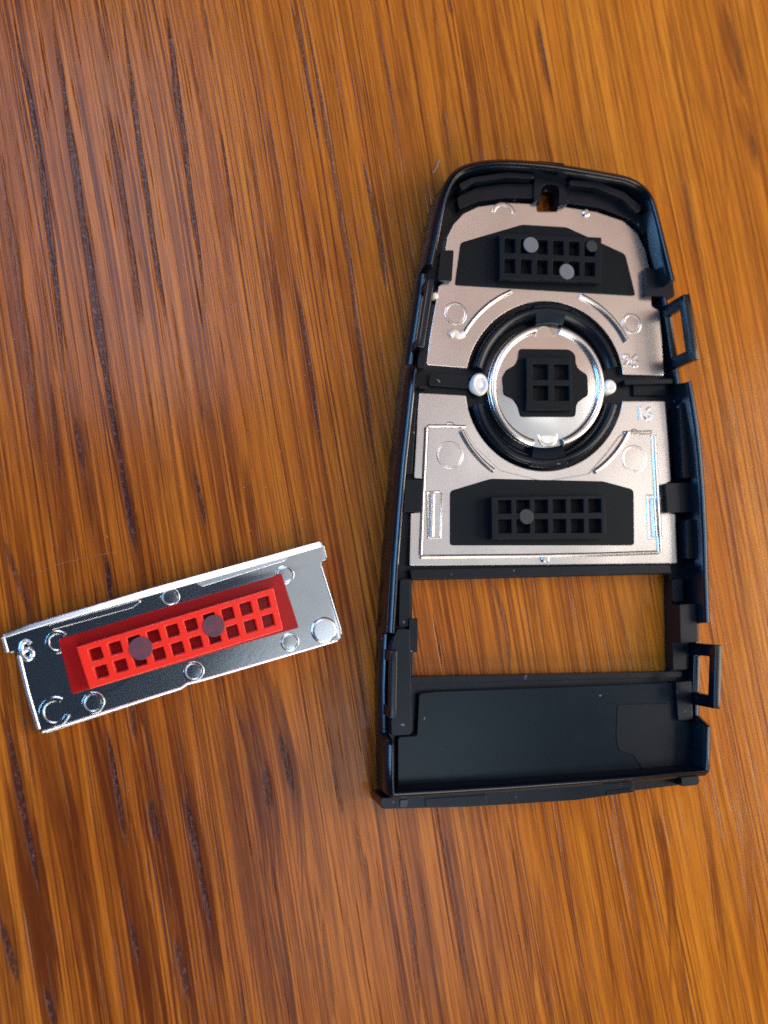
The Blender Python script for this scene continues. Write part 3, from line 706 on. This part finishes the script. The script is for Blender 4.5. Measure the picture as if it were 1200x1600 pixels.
for a0, a1 in ((102, 256), (-73, 76)):
    ell_ring('bead', 854, 604, 90, 97, bead, 2.9, SILVER, rb, a0, a1, 40)
# black bridges across the ring at top and bottom
BR = [(-0.12, 1.0), (-0.14, 3.30), (-0.30, 3.46), (-2.55, 3.40), (-2.75, 3.25), (-2.8, 1.0)]
ell_ring('bridge', RCX, RCY, 119, 129, BR, 3.0, PANEL, fob, 73, 99, 16)
ell_ring('bridge', RCX, RCY, 119, 129, BR, 3.0, PANEL, fob, 258, 287, 16)
cross = [(812, 545), (890, 546), (899, 554), (900, 572), (907, 579), (918, 586), (919, 618), (912, 622), (901, 630), (899, 651), (815, 651), (810, 634), (803, 623), (788, 615), (786, 588), (791, 578), (805, 570), (810, 560)]
pp('rubber_pad', cross, 3.15, 2.3, 3.15, RUBBER, rb, 0.3, 0.08)
grid_block('key_grid', [(823, 557), (893, 558), (895, 641), (823, 640)], 4.2, 2.5, 4.2, 2, 2, RUBBER, rb, [(0.13, 0.47), (0.60, 0.93)], [(0.14, 0.43), (0.54, 0.82)], 1.3)
mark('moulding_mark', 855, 681, 15, 2.72, SILVER_SHINY, rb, 0.22, 0.18)
mark('moulding_mark', 851, 525, 15, 2.72, SILVER_SHINY, rb, 0.10, 0.05)
disc('glue_blob', 749, 601, 14, 2.0, 2.9, GLUE, rb, 0.25)
lathe('glue_blob', 750, 600, [(1.5, 2.6), (1.45, 3.0), (1.2, 3.25), (0.9, 3.2), (0.75, 2.95), (0.3, 3.05), (0, 3.1)], 3.0, GLUE, rb, 24, ex=0.8)
lathe('stud', 953, 604, [(1.0, 1.6), (0.98, 3.0), (0.85, 3.25), (0.6, 3.33), (0.4, 3.28), (0, 3.26)], 3.1, GLUE, rb, 28)

# ================================================================== loose plate with the red rubber
ZB = 1.5
loose = root('red_button_plate', W(270, 1000, 0), 'loose silver metal plate with red rubber key grid, beside the fob', 'button plate')
out = [(4, 993), (12, 1021), (26, 1018), (31, 1026), (59, 1137), (68, 1146), (75, 1145), (240, 1091), (283, 1077), (291, 1070), (328, 1061), (526, 1003), (535, 994), (534, 985), (501, 878), (512, 874), (506, 849), (499, 846), (240, 919), (47, 976)]
body = pp('metal_plate', out, ZB, 0.05, ZB, PLATE2, loose, 0.25, 0.28, seg=3)
# folded flange along the far edge and its two lips
FL_O = [(5, 992), (47, 975), (240, 917.5), (380, 878.5), (499, 845.5)]; FL_I = [(9, 996), (50, 983), (242, 928.5), (382, 889), (503, 854)]
bm = bmesh.new(); rows = []
for o_, i_ in zip(FL_O, FL_I):
    A, B = W(*o_, ZB), W(*i_, ZB); A = A.to_2d(); B = B.to_2d()
    rows.append([bm.verts.new((*p, z * MM)) for p, z in ((A, 0.3), (A, ZB + 0.22), (A.lerp(B, .08), ZB + 0.30), (A.lerp(B, .92), ZB + 0.45), (B, ZB + 0.40), (B.lerp(A, -.05), ZB - 0.1), (A.lerp(B, .5), 0.3))])
for A, B in zip(rows, rows[1:]):
    for j in range(7): bm.faces.new((A[j], B[j], B[(j + 1) % 7], A[(j + 1) % 7]))
bm.faces.new(rows[0]); bm.faces.new(rows[-1][::-1])
finish('flange', bm, EDGE, loose, 25)
pp('lip', [(76, 976), (218, 936), (221, 940), (208, 950), (80, 985)], ZB + .3, ZB - .2, ZB + .3, PLATE2, loose, 0.15, 0.18)
pp('lip', [(305, 909), (453, 868), (447, 876), (316, 917), (306, 912)], ZB + .3, ZB - .2, ZB + .3, EDGE, loose, 0.15, 0.18)
ridge('edge_bead', [(30, 1024), (44, 1082), (61, 1139)], ZB - .25, 0.65, 0.35, EDGE, loose, sm=False)
ridge('edge_bead', [(66, 1143), (240, 1088), (282, 1075), (292, 1068), (330, 1058), (527, 1000)], ZB - .25, 0.5, 0.32, EDGE, loose, sm=False)
ridge('edge_bead', [(532, 985), (501, 885)], ZB - .25, 0.5, 0.32, EDGE, loose, sm=False)
ridge('edge_bead', [(5, 995), (12, 1019)], ZB - .25, 0.6, 0.32, EDGE, loose, sm=False)
for x, y, r, a0, a1, w, h in ((86, 1112, 20, 60, 345, 0.34, 0.30), (146, 1098, 15, 0, 360, 0.20, 0.18), (90, 1003, 15, 40, 300, 0.26, 0.22), (266, 933, 13, 0, 360, 0.16, 0.14), (445, 898, 13, 0, 360, 0.18, 0.16), (453, 1003, 13, 0, 360, 0.16, 0.14), (303, 1049, 14, 0, 360, 0.18, 0.16)):
    mark('moulding_mark', x, y, r, ZB, PLATE2, loose, w, h, a0, a1, inner=(a1 - a0 == 360))
lathe('round_stud', 507, 985, [(1.65, ZB - .1), (1.62, ZB + .2), (1.5, ZB + .34), (1.2, ZB + .36), (0, ZB + .30)], ZB + .3, EDGE, loose, 36)
ridge('number_mark', [(48, 1006), (42, 1002), (35, 1005), (33, 1014), (36, 1025), (43, 1030), (50, 1026), (50, 1018), (44, 1014), (37, 1018)], ZB, 0.55, 0.16, EDGE, loose)
pp('rubber_pad', [(91, 999), (240, 954), (266, 946), (427, 901), (434, 896), (440, 897), (467, 981), (400, 1000), (280, 1036), (150, 1074), (113, 1085)], ZB + .12, ZB - .2, ZB + .12, RED_SHADED, loose, 0.2, 0.08)
TL, TR, BR, BL = (119, 1011), (427, 918), (443, 984), (140, 1077)
cu10 = [(0.048 + 0.0952 * i, 0.048 + 0.0952 * i + 0.060) for i in range(10)]
rg = grid_block('key_grid', [TL, TR, BR, BL], ZB + 1.5, ZB, ZB + 1.5, 10, 2, RED, loose, cu10, [(0.14, 0.42), (0.56, 0.84)], 1.45, 0.09)
disc('round_dot', 220, 1013, 18.5, ZB + 1.35, ZB + 1.62, DOT_PURPLE, loose, 0.08)
disc('round_dot', 334, 978, 17.5, ZB + 1.35, ZB + 1.62, DOT_PURPLE, loose, 0.08)

# ================================================================== lint and dust on the table
def thread(name, pts, z, r, label):
    P = smooth_closed(pts, 6, False); Q = [W(x, y, z) for x, y in P]; bm = bmesh.new(); rows = []
    for i, p in enumerate(Q):
        t = (Q[min(i + 1, len(Q) - 1)] - Q[max(i - 1, 0)]).normalized(); nn = Vector((-t.y, t.x, 0))
        rows.append([bm.verts.new(p + nn * r * MM * math.cos(a) + Vector((0, 0, r * MM * math.sin(a)))) for a in np.linspace(0, 2 * math.pi, 6, endpoint=False)])
    for A, B in zip(rows, rows[1:]):
        for j in range(6): bm.faces.new((A[j], B[j], B[(j + 1) % 6], A[(j + 1) % 6]))
    bm.faces.new(rows[0]); bm.faces.new(rows[-1])
    o = finish(name, bm, FIBRE, None, 60); o['label'] = label; o['category'] = 'lint'
    return o
thread('lint_thread', [(48, 899), (90, 882), (140, 870), (188, 861)], 0.02, 0.014, 'fine pale thread on the wood above the loose plate')
thread('lint_fibre', [(676, 271), (682, 262), (686, 250)], 0.08, 0.07, 'short pale fibre on the wood by the fob top')
bm = bmesh.new()
for i in range(120):
    x, y = random.uniform(0, 1200), random.uniform(0, 1600)
    if random.random() < 0.5: x = random.gauss(470, 120); y = random.gauss(720, 160)
    p = W(x, y, 0); r = random.uniform(0.02, 0.06) * MM
    mt = Matrix.Translation((p.x, p.y, r * 0.4)) @ Matrix.Rotation(random.random() * 6, 4, 'Z') @ Matrix.Diagonal((random.uniform(1, 2.6), 1, 0.7, 1))
    bmesh.ops.create_icosphere(bm, subdivisions=1, radius=r, matrix=mt)
dust = finish('dust', bm, FIBRE, None, 60); dust['kind'] = 'stuff'; dust['label'] = 'tiny pale dust specks scattered on the wood'; dust['category'] = 'dust'
